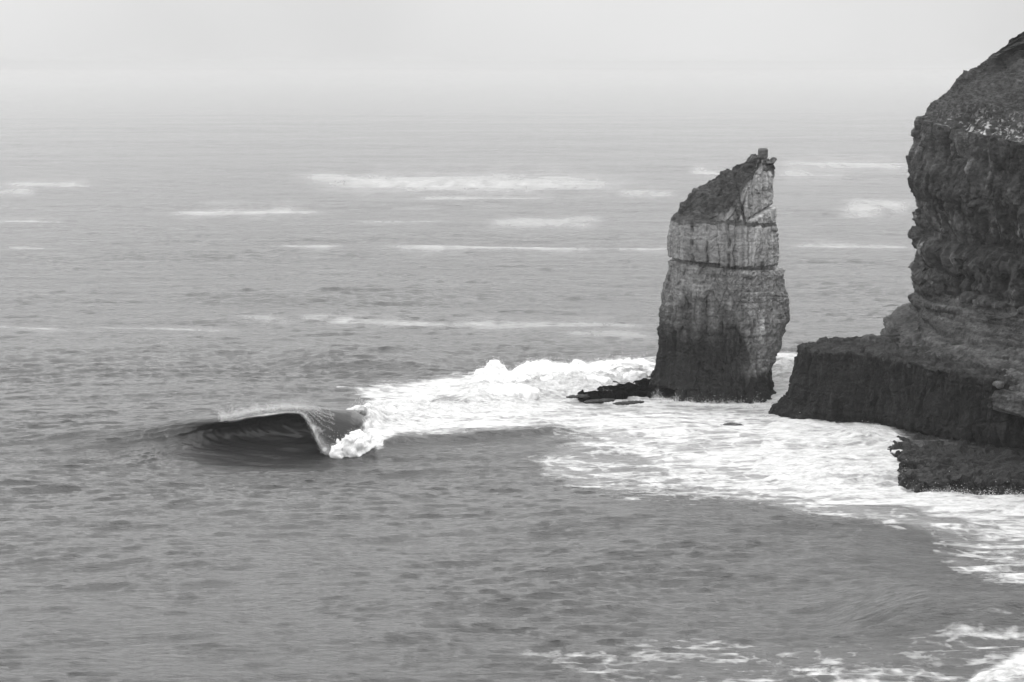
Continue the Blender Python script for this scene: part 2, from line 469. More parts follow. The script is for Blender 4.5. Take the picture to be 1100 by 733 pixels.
# --- tumbling white water: lumps with height of their own
lump = np.zeros(NV)
def mound(px, py, rx, ry, h, rot=0.0, foot=2.0):
    c = at_z(px, py); i = np.where((np.abs(X0 - c[0]) < 3.2 * max(rx, ry)) & (np.abs(Y0 - c[1]) < 3.2 * max(rx, ry)))[0]
    ax, ay = X0[i] - c[0], Y0[i] - c[1]; cr, sr = math.cos(rot), math.sin(rot)
    e = ((ax * cr + ay * sr) / rx) ** 2 + ((-ax * sr + ay * cr) / ry) ** 2
    lump[i] = np.maximum(lump[i], h * np.exp(-e ** 1.3))
mound(405, 468, 4.0, 4.0, 1.9)
mound(430, 452, 6.0, 7.0, 1.6)
mound(470, 452, 6.5, 5.0, 1.3)
mound(520, 432, 8.0, 8.0, 1.6)
mound(560, 415, 9.0, 8.0, 2.0)
mound(620, 412, 9.0, 8.0, 2.0)
mound(670, 403, 7.0, 6.0, 1.8)
mound(560, 467, 6.0, 1.8, 0.5)
mound(840, 400, 4.0, 9.0, 1.8)
mound(930, 480, 4.0, 4.0, 0.9)
mound(905, 508, 8.0, 4.0, 0.7)
mound(1085, 735, 2.6, 1.8, 0.6)
ii = np.where((np.abs(PX - 486) < 44) & (np.abs(PY - 428) < 18))[0]
hole = np.exp(-(((PX[ii] - 486) / 24) ** 2 + ((PY[ii] - 429) / 8) ** 2) ** 1.5)
foam[ii] *= 1 - 0.62 * hole; lump[ii] *= 1 - hole
surf = smooth(0.75, 1.0, foam)
lump *= smooth(0.4, 0.9, foam)
chop = np.zeros(NV)
li = np.where((lump > 0.02) | (surf > 0.02))[0]
ql = np.stack([SX[li], SY[li], SZ[li]], 1)
b1 = billow(ql / [3.6, 2.2, 2.4], 3, 31); b2 = billow(ql / [1.3, .8, .8], 3, 41)
L_ = lump[li]
SZ[li] += L_ * (0.62 + 0.42 * b1 + 0.13 * b2) + surf[li] * (0.20 * b1 + 0.10 * b2)
SX[li] += 0.32 * np.minimum(L_, 1.6) * noise(ql / 1.6, 51); SY[li] += 0.4 * np.minimum(L_, 1.6) * noise(ql / 1.6, 52)
# other humps of the swell
def swell_hump(px0, px1, py, h, wf, wb, hole=None):
    a, b = at_z(px0, py), at_z(px1, py)
    i = np.where((np.abs(Y0 - a[1]) < 40) & (X0 > a[0] - 20) & (X0 < b[0] + 20))[0]
    t = (X0[i] - a[0]) / (b[0] - a[0])
    e = smooth(-0.25, 0.3, t) * (1 - smooth(0.7, 1.25, t)); d = a[1] - Y0[i] + 4 * (t - .5) * 0
    SZ[i] += h * e * np.where(d > 0, np.exp(-(d / wf) ** 2), np.exp(-(d / wb) ** 2))
swell_hump(300, 475, 390, 1.5, 6, 14)
swell_hump(464, 520, 434, 1.7, 1.8, 6)
swell_hump(60, 230, 475, 0.45, 5, 9)
swell_hump(650, 1000, 590, 0.9, 5, 12)
swell_hump(930, 1180, 672, 3.0, 3.4, 10)
swell_hump(640, 760, 470, 0.5, 3, 6)
swell_hump(120, 420, 620, 0.5, 5, 12)
swell_hump(-60, 260, 690, 0.5, 4, 10)

A2, B2 = at_z(408, 482), at_z(606, 472)
i2 = np.where((X0 > A2[0] - 3) & (X0 < B2[0] + 4) & (np.abs(Y0 - (A2[1] + B2[1]) / 2) < 30))[0]
t2 = (X0[i2] - A2[0]) / (B2[0] - A2[0]); q2 = np.stack([X0[i2] / 4.0, 0 * t2, 0 * t2], 1)
e2 = smooth(-0.05, 0.12, t2) * (1 - smooth(0.85, 1.1, t2)); d2 = A2[1] + (B2[1] - A2[1]) * t2 + 1.1 * noise(q2, 66) + 0.3 * noise(q2 * 5, 67) - Y0[i2]
SZ[i2] += 0.8 * e2 * np.where(d2 > 0, np.exp(-(d2 / 0.9) ** 2), np.exp(-(d2 / 4.5) ** 2))
foam[i2] *= 1 - e2 * smooth(0.0, 0.35, d2) * (1 - smooth(7, 12, d2))
for a_ in ((-40, 300, 600, 0.6, 4, 10), (330, 720, 648, 0.7, 4, 9), (90, 470, 545, 0.6, 5, 11), (520, 860, 562, 0.55, 4, 9), (180, 520, 700, 0.55, 3.5, 8), (-80, 160, 520, 0.6, 5, 11), (560, 900, 615, 0.7, 3.5, 8),
           (0, 330, 415, 0.8, 7, 14), (560, 690, 365, 0.8, 9, 16), (-60, 240, 365, 0.9, 9, 16), (200, 520, 318, 1.0, 11, 20)):
    swell_hump(*a_)
# --- wind sea and long swell
dr = np.gradient(rows); DR = np.repeat(dr[:, None], CN, 1).ravel()
h1, dx1, dy1 = tile_sample(T1, X0, Y0)
ca, sa = math.cos(0.45), math.sin(0.45)
h2, dx2, dy2 = tile_sample(T2, X0 * ca - Y0 * sa, X0 * sa + Y0 * ca)
h3, dx3, dy3 = tile_sample(T3, X0, Y0)
f1 = 1 - smooth(1.2, 6, DR); f2 = 1 - smooth(0.7, 2.2, DR); f3_ = 1 - smooth(4, 16, DR)
calm = 1 - 0.92 * np.clip(waveB * smooth(-4, 0, d0) * (1 - smooth(8, 13, d0)) + smooth(0.6, 1, foam) * 0.4, 0, 1)
patch = np.clip(0.85 + 0.75 * fbm(np.stack([X0 / 55, Y0 / 40, 0 * X0], 1), 4, 91), 0.3, 1.8)
g1 = f1 * calm * patch; g2 = f2 * calm * patch; g3 = f3_ * calm
SZ += h1 * g1 + h2 * g2 + h3 * g3
SX += 1.05 * (dx1 * g1 + dx2 * g2 + dx3 * g3); SY += 1.05 * (dy1 * g1 + dy2 * g2 + dy3 * g3)
for lam, a, ang, ph in ((88, .5, -1.53, .3), (63, .36, -1.64, 2.1), (46, .27, -1.42, 4.0), (120, .4, -1.6, 1.0), (31, .16, -1.5, 0.7)):
    k = 2 * math.pi / lam
    SZ += a * np.cos(k * (X0 * math.cos(ang) + Y0 * math.sin(ang)) + ph + 1.6 * noise(np.stack([X0 / 90, Y0 / 90, 0 * X0], 1), 95)) * (1 - smooth(8, 30, DR)) * (1 - 0.7 * np.clip(waveH / 2, 0, 1))

P = np.stack([SX, SY, SZ], 1).reshape(RN, CN, 3)
nrm = grid_normals(P).reshape(-1, 3)
if nrm[:, 2].mean() < 0: nrm = -nrm
V = P.reshape(-1, 3) + nrm * (0.32 * ridge)[:, None]
P = V.reshape(RN, CN, 3)
nrm = grid_normals(P).reshape(-1, 3)
if nrm[:, 2].mean() < 0: nrm = -nrm
still_shade = np.clip(frame * 1.1 + waveB * smooth(-5, -2, d0) * (1 - smooth(8, 12, d0)), 0, 1)

Q = grid_quads(RN, CN)
qc = Q[:, 0]
fx, fd = X0[qc], d0[qc]
ell = ((fx + 33) / 15.5) ** 2 + ((fd - 1.2) / 9.0) ** 2
is_wave = (ell < 1) & (fx < -18.6)
is_lip = is_wave & (fd > -2.2) & (fd < 0.9) & (fx > -37.5)
is_white = (~is_wave) & (lump[qc] > 0.45) & (foam[qc] > 0.6)
far = smooth(170, 520, Y0)
AT = {'far': far, 'foam': foam, 'still_shade': still_shade, 'veil': veil}
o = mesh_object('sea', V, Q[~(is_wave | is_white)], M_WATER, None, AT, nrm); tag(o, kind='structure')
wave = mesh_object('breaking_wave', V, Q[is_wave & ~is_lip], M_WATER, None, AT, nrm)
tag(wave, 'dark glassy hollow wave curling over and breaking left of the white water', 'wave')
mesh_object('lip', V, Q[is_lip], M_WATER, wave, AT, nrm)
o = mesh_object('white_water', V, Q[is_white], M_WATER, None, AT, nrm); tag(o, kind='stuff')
del P, Q

# the ball of foam where the lip lands, and the tumbling heads behind it
def foam_heads(name, heads, parent=None, voxel=0.17, rough=1.0):
    Vs, Qs_, nb = [], [], 0
    R1, R2 = 20, 32
    th = np.linspace(-0.5, 0.5, R1) * math.pi; ph = np.arange(R2) / R2 * 2 * math.pi
    TH, PHI = np.meshgrid(th, ph, indexing='ij')
    U = np.stack([np.cos(TH) * np.cos(PHI), np.cos(TH) * np.sin(PHI), np.sin(TH)], 2).reshape(-1, 3)
    Qg = grid_quads(R1, R2, True)
    for k, (px, py, rx, ry, rz) in enumerate(heads):
        c = at_z(px, py); q = U * [rx, ry, rz] + c
        q = q + U * (min(rx, ry, rz) * 0.45 * fbm(q / 1.1, 2, 300))[:, None]
        Vs.append(q); Qs_.append(Qg + nb); nb += len(q)
    tmp = mesh_object('tmp', np.concatenate(Vs), np.concatenate(Qs_), M_FOAM)
    md = tmp.modifiers.new('r', 'REMESH'); md.mode = 'VOXEL'; md.voxel_size = voxel
    dg = bpy.context.evaluated_depsgraph_get(); ev = tmp.evaluated_get(dg); me = ev.to_mesh()
    n_ = len(me.vertices)
    v = np.empty(n_ * 3, np.float32); me.vertices.foreach_get('co', v); v = v.reshape(-1, 3).astype(float)
    nn = np.empty(n_ * 3, np.float32); me.vertices.foreach_get('normal', nn); nn = nn.reshape(-1, 3)
    np_ = len(me.polygons); ls = np.empty(np_, np.int32); me.polygons.foreach_get('loop_start', ls)
    lt = np.empty(np_, np.int32); me.polygons.foreach_get('loop_total', lt)
    lv = np.empty(len(me.loops), np.int32); me.loops.foreach_get('vertex_index', lv)
    Q4 = lv[ls[lt == 4][:, None] + np.arange(4)[None]]
    ev.to_mesh_clear(); bpy.data.objects.remove(tmp)
    v = v + rough * nn * (0.42 * fbm(v / 1.3, 4, 320, .6) + 0.22 * billow(v / 0.55, 3, 330, .55))[:, None] + rough * 0.25 * np.stack([noise(v / 0.9, 340), noise(v / 0.9, 341), 0.7 * noise(v / 0.9, 342)], 1)
    return mesh_object(name, v, Q4, M_FOAM, parent)
heads = [(361, 480, 1.3, 1.2, 2.4), (376, 470, 2.2, 1.7, 3.5), (393, 463, 2.4, 2.0, 3.6), (372, 478, 1.8, 1.5, 2.9), (392, 470, 2.4, 2.0, 3.2), (412, 462, 2.6, 2.2, 2.9), (430, 456, 3.0, 2.5, 2.1), (366, 484, 1.5, 1.4, 1.7), (380, 484, 1.9, 1.5, 2.5), (397, 482, 2.1, 1.7, 2.1), (411, 478, 1.9, 1.6, 1.6), (388, 474, 2.3, 2.0, 2.8), (424, 475, 2.0, 1.5, 1.2), (438, 472, 2.2, 1.4, 0.9), (405, 468, 2.4, 2.2, 2.3), (422, 463, 2.6, 2.6, 1.8)]
hr = random.Random(4)
for k in range(34):                                       # smaller heads breaking the outline
    t_ = hr.random(); bx = 360 + 85 * t_ ** 1.2; by = 487 - 0.17 * (bx - 350) + hr.uniform(-7, 2)
    r_ = hr.uniform(0.45, 1.0); heads.append((bx, by, r_ * 1.3, r_, r_ * hr.uniform(0.7, 1.1) + 1.5 * hr.random() * (1 - abs(t_ - .35)) * .6))
ball = foam_heads('foam_ball', heads, wave)
tag(ball, 'bright white ball of foam where the lip lands')

# spray: drops torn off the lip and thrown up by the tumbling water
rng = np.random.RandomState(9)
TET = np.array([[1, 1, 1], [1, -1, -1], [-1, 1, -1], [-1, -1, 1]], float) / 1.7
def drops(name, C, S, parent=None):
    n = len(C); R = rng.normal(size=(n, 3, 3)); R, _ = np.linalg.qr(R)
    Vt = C[:, None, :] + np.einsum('nij,kj->nki', R, TET) * S[:, None, None]
    base = np.arange(n)[:, None, None] * 4
    T = (base + np.array([[0, 1, 2], [0, 3, 1], [0, 2, 3], [1, 3, 2]])[None]).reshape(-1, 3)
    return mesh_object(name, Vt.reshape(-1, 3), T, M_SPRAY, parent)
def lip_points(n):
    j = rng.choice(np.where((X0 > -38) & (X0 < -23) & (np.abs(d0 + 0.6) < 0.9))[0], n)
    return V[j].copy()
c = lip_points(60000)
g = rng.gamma(1.2, 0.38, len(c)); clump = np.clip(noise(np.stack([c[:, 0] * 1.1, 0 * g, 0 * g], 1), 77) + 0.45, 0.0, 2)
c[:, 2] += g * (0.25 + clump) * 0.8; c[:, 1] += g * 0.9 * rng.rand(len(c)); c[:, 0] += -0.5 * g + rng.normal(0, .12, len(c))
drops('spray', c, 0.008 + 0.024 * rng.rand(len(c)) ** 3, wave)
j = rng.choice(np.where((lump > 0.7) & (foam > 0.7))[0], 30000)
c = V[j].copy(); c[:, 2] += rng.gamma(1.1, 0.22, len(c)) * np.minimum(lump[j], 1.6); c[:, :2] += rng.normal(0, 0.25, (len(c), 2))
o = drops('surf_spray', c, 0.012 + 0.04 * rng.rand(len(c)) ** 3); tag(o, kind='stuff')

wh = []
for k in range(70):
    t_ = hr.random(); bx = 405 + 300 * t_; base = np.interp(bx, [405, 470, 540, 620, 705], [455, 436, 417, 406, 399])
    by = base + hr.gauss(0, 1) * np.interp(bx, [405, 500, 600, 705], [7, 13, 8, 3])
    if abs(bx - 488) < 34 and by > 412: continue
    r_ = hr.uniform(1.0, 2.6) * np.interp(bx, [405, 520], [.55, 1.0]); wh.append((bx, by, r_ * 1.7, r_ * 1.2, hr.uniform(0.7, 1.6)))
wf = []
for line, n_, r0, r1 in (([(702, 425), (735, 431), (800, 434), (836, 433)], 60, .12, .34), ([(818, 447), (845, 455), (862, 464), (900, 470), (940, 473)], 60, .14, .45), ([(942, 486), (966, 502), (972, 515), (1000, 526), (1060, 531), (1110, 530)], 70, .12, .34)):
    la = np.array(line, float); ls_ = np.concatenate([[0], np.cumsum(np.hypot(*np.diff(la, axis=0).T))])
    n_ *= 130
    t_ = rng.rand(n_) * ls_[-1]; cl = np.clip(noise(np.stack([t_ / 9.0, 0 * t_, 0 * t_ + len(wf)], 1), 401) + 0.35, 0.02, 1.5)
    w_ = np.array([at_z(a_, b_) for a_, b_ in zip(np.interp(t_, ls_, la[:, 0]), np.interp(t_, ls_, la[:, 1]))])
    w_[:, 0] += rng.normal(0, .3, n_); w_[:, 1] += rng.normal(0, .9, n_); w_[:, 2] = -0.5 + cl * rng.gamma(1.6, 0.42, n_)
    wf.append(w_)
o = foam_heads('tumbling_white_water', wh, None, 0.26); tag(o, kind='stuff')
ww = np.empty(len(o.data.vertices) * 3, np.float32); o.data.vertices.foreach_get('co', ww); ww = ww.reshape(-1, 3); ww = ww[ww[:, 2] > 0.5]
c = ww[rng.choice(len(ww), 45000)].astype(float); c += rng.normal(0, 1, c.shape) * rng.gamma(1.1, 0.14, (len(c), 1)); c[:, 2] += rng.gamma(1, .16, len(c))
wf.append(c); c = np.concatenate(wf)
o = drops('wash_spray', c, 0.015 + 0.05 * rng.rand(len(c)) ** 3); tag(o, kind='stuff')
bv = np.empty(len(ball.data.vertices) * 3, np.float32); ball.data.vertices.foreach_get('co', bv); bv = bv.reshape(-1, 3)
bv = bv[bv[:, 2] > 0.4]; c = bv[rng.choice(len(bv), 26000)].astype(float)
c += rng.normal(0, 1, c.shape) * rng.gamma(1.2, 0.13, (len(c), 1)); c[:, 2] += rng.gamma(1, .12, len(c))
drops('spray', c, 0.012 + 0.04 * rng.rand(len(c)) ** 3, wave)

# ------------------------------------------------------------------ rock: lofted rings, then cut by strata, joints and weathering
def loft(rings, seg_n, heights_n, corner=0.5):
    """rings K x M x 3 control points -> dense closed grid rows x cols x 3; seg_n samples per ring segment"""
    Rg = np.array(rings, float); K, Mn, _ = Rg.shape
    cols = []
    for m in range(Mn):
        a, b, c_, d = Rg[:, (m - 1) % Mn], Rg[:, m], Rg[:, (m + 1) % Mn], Rg[:, (m + 2) % Mn]
        for t in np.arange(seg_n[m]) / seg_n[m]:
            lin = b + (c_ - b) * t
            cr = 0.5 * ((2 * b) + (-a + c_) * t + (2 * a - 5 * b + 4 * c_ - d) * t * t + (-a + 3 * b - 3 * c_ + d) * t ** 3)
            cols.append(lin * (1 - corner) + cr * corner)
    G = np.stack(cols, 1)
    rowsl = []
    for k in range(K - 1):
        n = heights_n[k]
        for t in np.arange(n) / n: rowsl.append(G[k] * (1 - t) + G[k + 1] * t)
    rowsl.append(G[-1])
    return np.array(rowsl)

def strata_disp(p, s, zt, amp, thick, seed, joint_w, joint_a):
    """layers of uneven thickness and blocks split by upright joints; s is the way round, zt the bedding height"""
    zz = zt / thick + 0.35 * noise(np.stack([s / 9, 0 * s, zt / 9], 1), seed)
    zz = zz + 0.45 * np.sin(zz * 1.7 + seed)
    k = np.floor(zz); fz = zz - k
    sh = hash01(k, k * 0 + 3, 0, seed) * 37.0
    ss = s / joint_w + sh * 0.35 + 0.25 * noise(np.stack([s / 3, zt / 4, 0 * s], 1), seed + 1)
    ss = ss + 0.3 * np.sin(ss * 1.3 + sh)
    m = np.floor(ss); fs = ss - m
    lay = (hash01(k, k * 0, 0, seed) - 0.5) * 1.1
    blk = (hash01(k, m, 0, seed + 5) - 0.5) * 0.9
    gz = np.minimum(fz, 1 - fz) * thick; gs = np.minimum(fs, 1 - fs) * joint_w
    groove = -np.exp(-(gz / 0.14) ** 2) * 0.6 - joint_a * np.exp(-(gs / 0.16) ** 2) * (0.4 + 0.6 * hash01(m, k, 0, seed + 9))
    soft = np.minimum(1, np.minimum(gz / 0.12, gs / 0.12))
    brk = smooth(-0.25, 0.35, fbm(np.stack([s / 5, zt / 1.5, 0 * s + seed], 1), 3, seed + 12))
    return amp * ((lay + blk * joint_a) * soft * (0.35 + 0.65 * brk) + groove * brk)

def cells(u, v, seed):
    """cellular pattern on a face: distance to the nearest joint, a random number per block, place inside the block"""
    iu, iv = np.floor(u), np.floor(v)
    f1 = np.full(len(u), 9.0); f2 = f1.copy(); cid = np.zeros(len(u)); du = np.zeros(len(u)); dv = np.zeros(len(u))
    for a in (-1, 0, 1):
        for b in (-1, 0, 1):
            hx = hash01(iu + a, iv + b, 1, seed); hy = hash01(iu + a, iv + b, 2, seed)
            eu = u - (iu + a + 0.1 + 0.8 * hx); ev = v - (iv + b + 0.1 + 0.8 * hy)
            dd = np.abs(eu) + np.abs(ev) * 0.8 + 0.25 * np.hypot(eu, ev)
            h = hash01(iu + a, iv + b, 3, seed)
            near_ = dd < f1
            f2 = np.where(near_, f1, np.minimum(f2, dd)); cid = np.where(near_, h, cid)
            du = np.where(near_, eu, du); dv = np.where(near_, ev, dv); f1 = np.where(near_, dd, f1)
    return f2 - f1, cid, du, dv

def blocks(p, s, z, w, h, seed, off, crack, cw=0.08):
    """angular blocks: each one set in or out and tilted, with open joints between some of them"""
    q = np.stack([s / (w * 1.6), z / (h * 1.6), 0 * s + seed], 1)
    u = s / w + 0.22 * noise(q, seed + 2) + 0.06 * noise(q * 6, seed + 3); v = z / h + 0.22 * noise(q, seed + 4) + 0.06 * noise(q * 6, seed + 5)
    e, c_, du, dv = cells(u, v, seed)
    k = (c_ * 60000).astype(np.int64)
    t1 = hash01(k, np.int64(1), 0, seed) - 0.5; t2 = hash01(k, np.int64(2), 0, seed) - 0.5
    return off * (c_ - 0.5 + 1.3 * t1 * du + 1.1 * t2 * dv) - crack * np.exp(-(e / cw) ** 2) * smooth(-0.4, 0.3, noise(q * 1.9, seed + 6))

def weather(p, a1, a2, a3, seed):
    return a1 * fbm(p / 7.0, 3, seed) + a2 * fbm(p / 1.9, 4, seed + 20, 0.55) + a3 * billow(p / 0.55, 2, seed + 40)

def perim(G):
    d = np.linalg.norm(np.roll(G, -1, 1) - G, axis=2)
    s = np.cumsum(d, 1) - d
    mid = s[len(s) // 3]
    return np.repeat(mid[None, :], G.shape[0], 0)

def outward(G):
    n = grid_normals(G, True); c = G.mean((0, 1))
    if ((G - c) * n).sum() < 0: n = -n
    return n

def zy(py, Y): return at_y(550, py, Y)[2]

# ---- the sea stack
YS = 302.0
KEY = [  # row, left, corner F (front left), E (front right edge), right, how far F lies behind E, set back
    (446, 690, 724, 806, 836, 2.0, -1.2), (432, 696, 728, 806, 832, 2.0, -0.8), (420, 701, 730, 803, 827, 2.2, -0.2), (405, 704, 731, 802, 828, 2.4, 0.1), (390, 707, 731, 800, 832, 2.6, 0.3),
    (362, 709, 731, 798, 839, 2.8, 0.3), (348, 710, 731, 797, 847, 2.8, 0.3), (320, 712, 732, 797, 845, 2.8, 0.4), (300, 716, 734, 797, 841, 2.8, 0.6), (290, 720, 736, 799, 838, 2.8, 0.9),
    (285, 722, 738, 800, 834, 2.8, 1.2), (282.5, 719, 735, 803, 835, 2.8, 0.5), (262, 719, 735, 804, 835, 2.8, 0.6), (245, 721, 736, 804, 834, 2.8, 0.8), (240, 724, 738, 804, 833, 2.8, 1.0),
    (237, 725, 742, 803, 832, 2.9, 2.3), (230, 726, 750, 803, 831, 3.0, 2.45), (221, 732, 762, 803, 830, 3.0, 2.55), (212, 739, 774, 803, 829, 3.2, 2.7), (200, 753, 786, 804, 832, 3.2, 3.0),
    (190, 766, 796, 807, 832, 2.8, 3.5), (180, 787, 803, 812, 830, 2.2, 4.3), (173, 804, 810, 815, 827, 1.6, 5.4), (169, 811, 815, 818, 824, 1.2, 6.2)]
rings = []
for py, L, Fp, E, Rr, fb, sb in KEY:
    if py < 238: L += 7 * min(1, (py - 160) / 40.0) * min(1, (241 - py) / 7.0); Fp += 4 * min(1, (py - 160) / 40.0)
    z = zy(py, YS); yE = 298.6 + sb
    yF = yE + fb; yL = 309.5 + 0.15 * sb; yR = 305.0 + 0.5 * sb
    w = max(0.15, (Rr - L) / 130.0)
    rings.append([(x_at(L, yL, z), yL, z), (x_at(Fp, yF, z), yF, z), (x_at(E, yE, z), yE, z), (x_at(Rr, yR, z), yR, z),
                  (x_at(Rr - 12 * w, 314, z), 305 + 9 * w + 1, z), (x_at(L + 25 * w, 317, z), 305.5 + 11 * w + 1, z)])
hn = [max(3, int(abs(zy(KEY[i][0], YS) - zy(KEY[i + 1][0], YS)) / 0.095)) for i in range(len(KEY) - 1)]
hn[10] = 5
G = loft(rings, [95, 125, 95, 50, 40, 50], hn, 0.42)
R_, C_ = G.shape[:2]
G[..., 2] -= 0.075 * (G[..., 0] - 31) * smooth(14, 24, G[..., 2])          # the beds dip to the right
n = outward(G); s = perim(G).ravel(); p = G.reshape(-1, 3); z = p[:, 2]; nf = n.reshape(-1, 3)
bed = z + 0.085 * (p[:, 0] - 31) + 0.3 * fbm(np.stack([s / 5, 0 * s, 0 * s], 1), 3, 2)
zL = zy(285, YS); zT = zy(240, YS)
up = nf[:, 2]
m_pale = smooth(zL - .1, zL + .1, bed); m_top = smooth(zT - 0.2, zT + 0.6, z + 0.075 * (p[:, 0] - 31))
ppx, ppy = to_px(p[:, 0], p[:, 1], p[:, 2])
d = weather(p, 0.45, 0.16, 0.10, 3) - 0.05 + 0.10 * billow(p / np.array([1.2, 1.2, 0.7]), 3, 7)
d += (1 - m_pale) * strata_disp(p, s, bed, 0.20, 1.25, 4, 3.2, 0.25)
d += m_pale * (strata_disp(p, s, bed * 0 + 3 + 0.001 * bed, 0.0, 4, 6, 3.0, 1.0))
# the pale course: a few tall blocks split by upright joints
joint = np.zeros(len(p))
for jx, jw, ja in ((744, 0.22, .7), (759, 0.16, .55), (783, 0.22, .8), (804, 0.12, .35), (772, .1, .2), (819, .12, .25), (729, .15, .4)):
    w_ = noise(np.stack([p[:, 2] / 2.2, 0 * z + jx, 0 * z], 1), 8) * 2.2
    joint += ja * np.exp(-(((ppx - jx + w_) * 0.142) / jw) ** 2) * smooth(-0.45, 0.25, noise(np.stack([z / 1.5, 0 * z + jx * .7, 0 * z], 1), 12))
d -= joint * m_pale * (1 - m_top) * 0.9
d += m_pale * blocks(p, s, z, 2.6, 6.0, 501, 0.45, 0.10, 0.05) + m_pale * m_top * blocks(p, s, z, 1.5, 2.2, 502, 0.5, 0.3)
d += (1 - m_pale) * (blocks(p, s, z, 2.2, 4.6, 503, 0.55, 0.22) + blocks(p, s, z, 0.75, 1.3, 504, 0.26, 0.16))
jt = np.zeros(len(p))
for jx, sl, ja in ((776, .1, .5), (794, .25, .9), (766, -.1, .4), (786, .3, .5), (812, .05, .3), (822, .0, .3)):
    w_ = noise(np.stack([p[:, 2] / 1.6, 0 * z + jx, 0 * z], 1), 9) * 2.0
    jt += ja * np.exp(-(((ppx - jx + w_ - (ppy - 215) * sl) * 0.142) / 0.2) ** 2)
d -= jt * m_top * 0.8
groove = np.exp(-((bed - zL) / 0.16) ** 2) * 0.9 * smooth(-0.5, 0.3, noise(np.stack([s / 2.2, 0 * s, 0 * s], 1), 88))
d -= groove * (nf[:, 2] < 0.8)
d += 0.35 * np.exp(-((bed - zL + 0.9) / 0.5) ** 2) * (1 - m_pale)
# slanting notch across the right face
rl = 240 + (ppx - 803) * (222 - 240) / 28.0
d -= smooth(802, 806, ppx) * (0.75 * np.exp(-((ppy - rl + 1.5) / 1.6) ** 2) + 0.35 * smooth(2, -2, ppy - rl)) * m_pale
# upright flutes low on the tower
fl = fbm(np.stack([s / 0.9, 0 * s, z / 9.0], 1), 4, 14)
d += (0.2 * fl + 0.55 * np.abs(noise(np.stack([s / 1.5, 0 * s, z / 11.0], 1), 191)) + 0.16 * fbm(np.stack([s / 0.35, 0 * s, z / 3.0], 1), 3, 19)) * (1 - smooth(zy(345, YS), zy(325, YS), z))
# rougher ledge and a foot worn into a skirt
d += 0.35 * billow(p / 1.2, 3, 66) * smooth(2.2, 0.6, z)
grassy = smooth(0.30, 0.5, up + 0.16 * fbm(p / 2.0, 3, 44)) * smooth(zT - 1.2, zT - .2, z + 0.075 * (p[:, 0] - 31))
d = d * (1 - 0.45 * grassy) + grassy * (0.24 * billow(p / 0.7, 3, 45) + 0.75 * fbm(p / 2.4, 4, 46, .6))
gl = smooth(YS + 14, YS + 9, p[:, 1])
pd = p + nf * d[:, None]
Gd = pd.reshape(R_, C_, 3); nd = outward(Gd).reshape(-1, 3)

# colour of the rock, with the lit right side painted into it
alb = np.full(len(p), 0.17)
fz = fbm(np.stack([s / 1.4, 0 * s, z / 7.5], 1), 4, 15); f3 = fbm(p / 3.0, 4, 16)
alb += 0.05 * f3
right = smooth(797, 806, ppx + 5 * f3)  # right face lightened in the colour: its lit side and its paler rock
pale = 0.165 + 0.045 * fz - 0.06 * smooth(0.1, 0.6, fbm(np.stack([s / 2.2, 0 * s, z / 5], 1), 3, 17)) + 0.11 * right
alb = np.where(m_pale > 0.5, pale, alb)
band = smooth(zy(330, YS), zy(300, YS), z)
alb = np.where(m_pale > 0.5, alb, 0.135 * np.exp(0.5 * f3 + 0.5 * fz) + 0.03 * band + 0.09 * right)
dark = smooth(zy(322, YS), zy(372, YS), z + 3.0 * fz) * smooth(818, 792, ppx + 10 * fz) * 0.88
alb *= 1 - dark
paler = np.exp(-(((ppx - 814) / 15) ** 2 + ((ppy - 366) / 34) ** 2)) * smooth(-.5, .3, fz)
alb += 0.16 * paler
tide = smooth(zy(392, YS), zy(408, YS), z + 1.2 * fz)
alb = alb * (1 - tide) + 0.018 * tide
alb = np.clip(alb, 0.016, 0.45)
alb -= np.clip(joint * 0.6, 0, 1) * m_pale * 0.09
alb_g = 0.05 + 0.028 * fbm(p / 1.2, 3, 18)
alb = alb * (1 - grassy) + alb_g * grassy
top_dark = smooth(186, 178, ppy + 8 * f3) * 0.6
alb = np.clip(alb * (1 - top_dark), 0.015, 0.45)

stack = empty('sea_stack', tuple(at_z(770, 425)))
tag(stack, 'tall lone rock stack with sloping scrubby top standing in the surf', 'rock stack')
Qs = grid_quads(R_, C_, True); qi = Qs[:, 0]
Vw = pd - np.array(stack.location)
isg = grassy[qi] > 0.5; isp = (m_pale[qi] > 0.5) & ~isg
row_top = np.arange(C_)
for nm, msk, mt in (('rock_tower', ~isg & ~isp, M_ROCK), ('pale_block', isp, M_PALE), ('scrub_cap', isg, M_GRASS)):
    o = mesh_object(nm, Vw, Qs[msk], mt, stack, {'alb': alb}, nd)

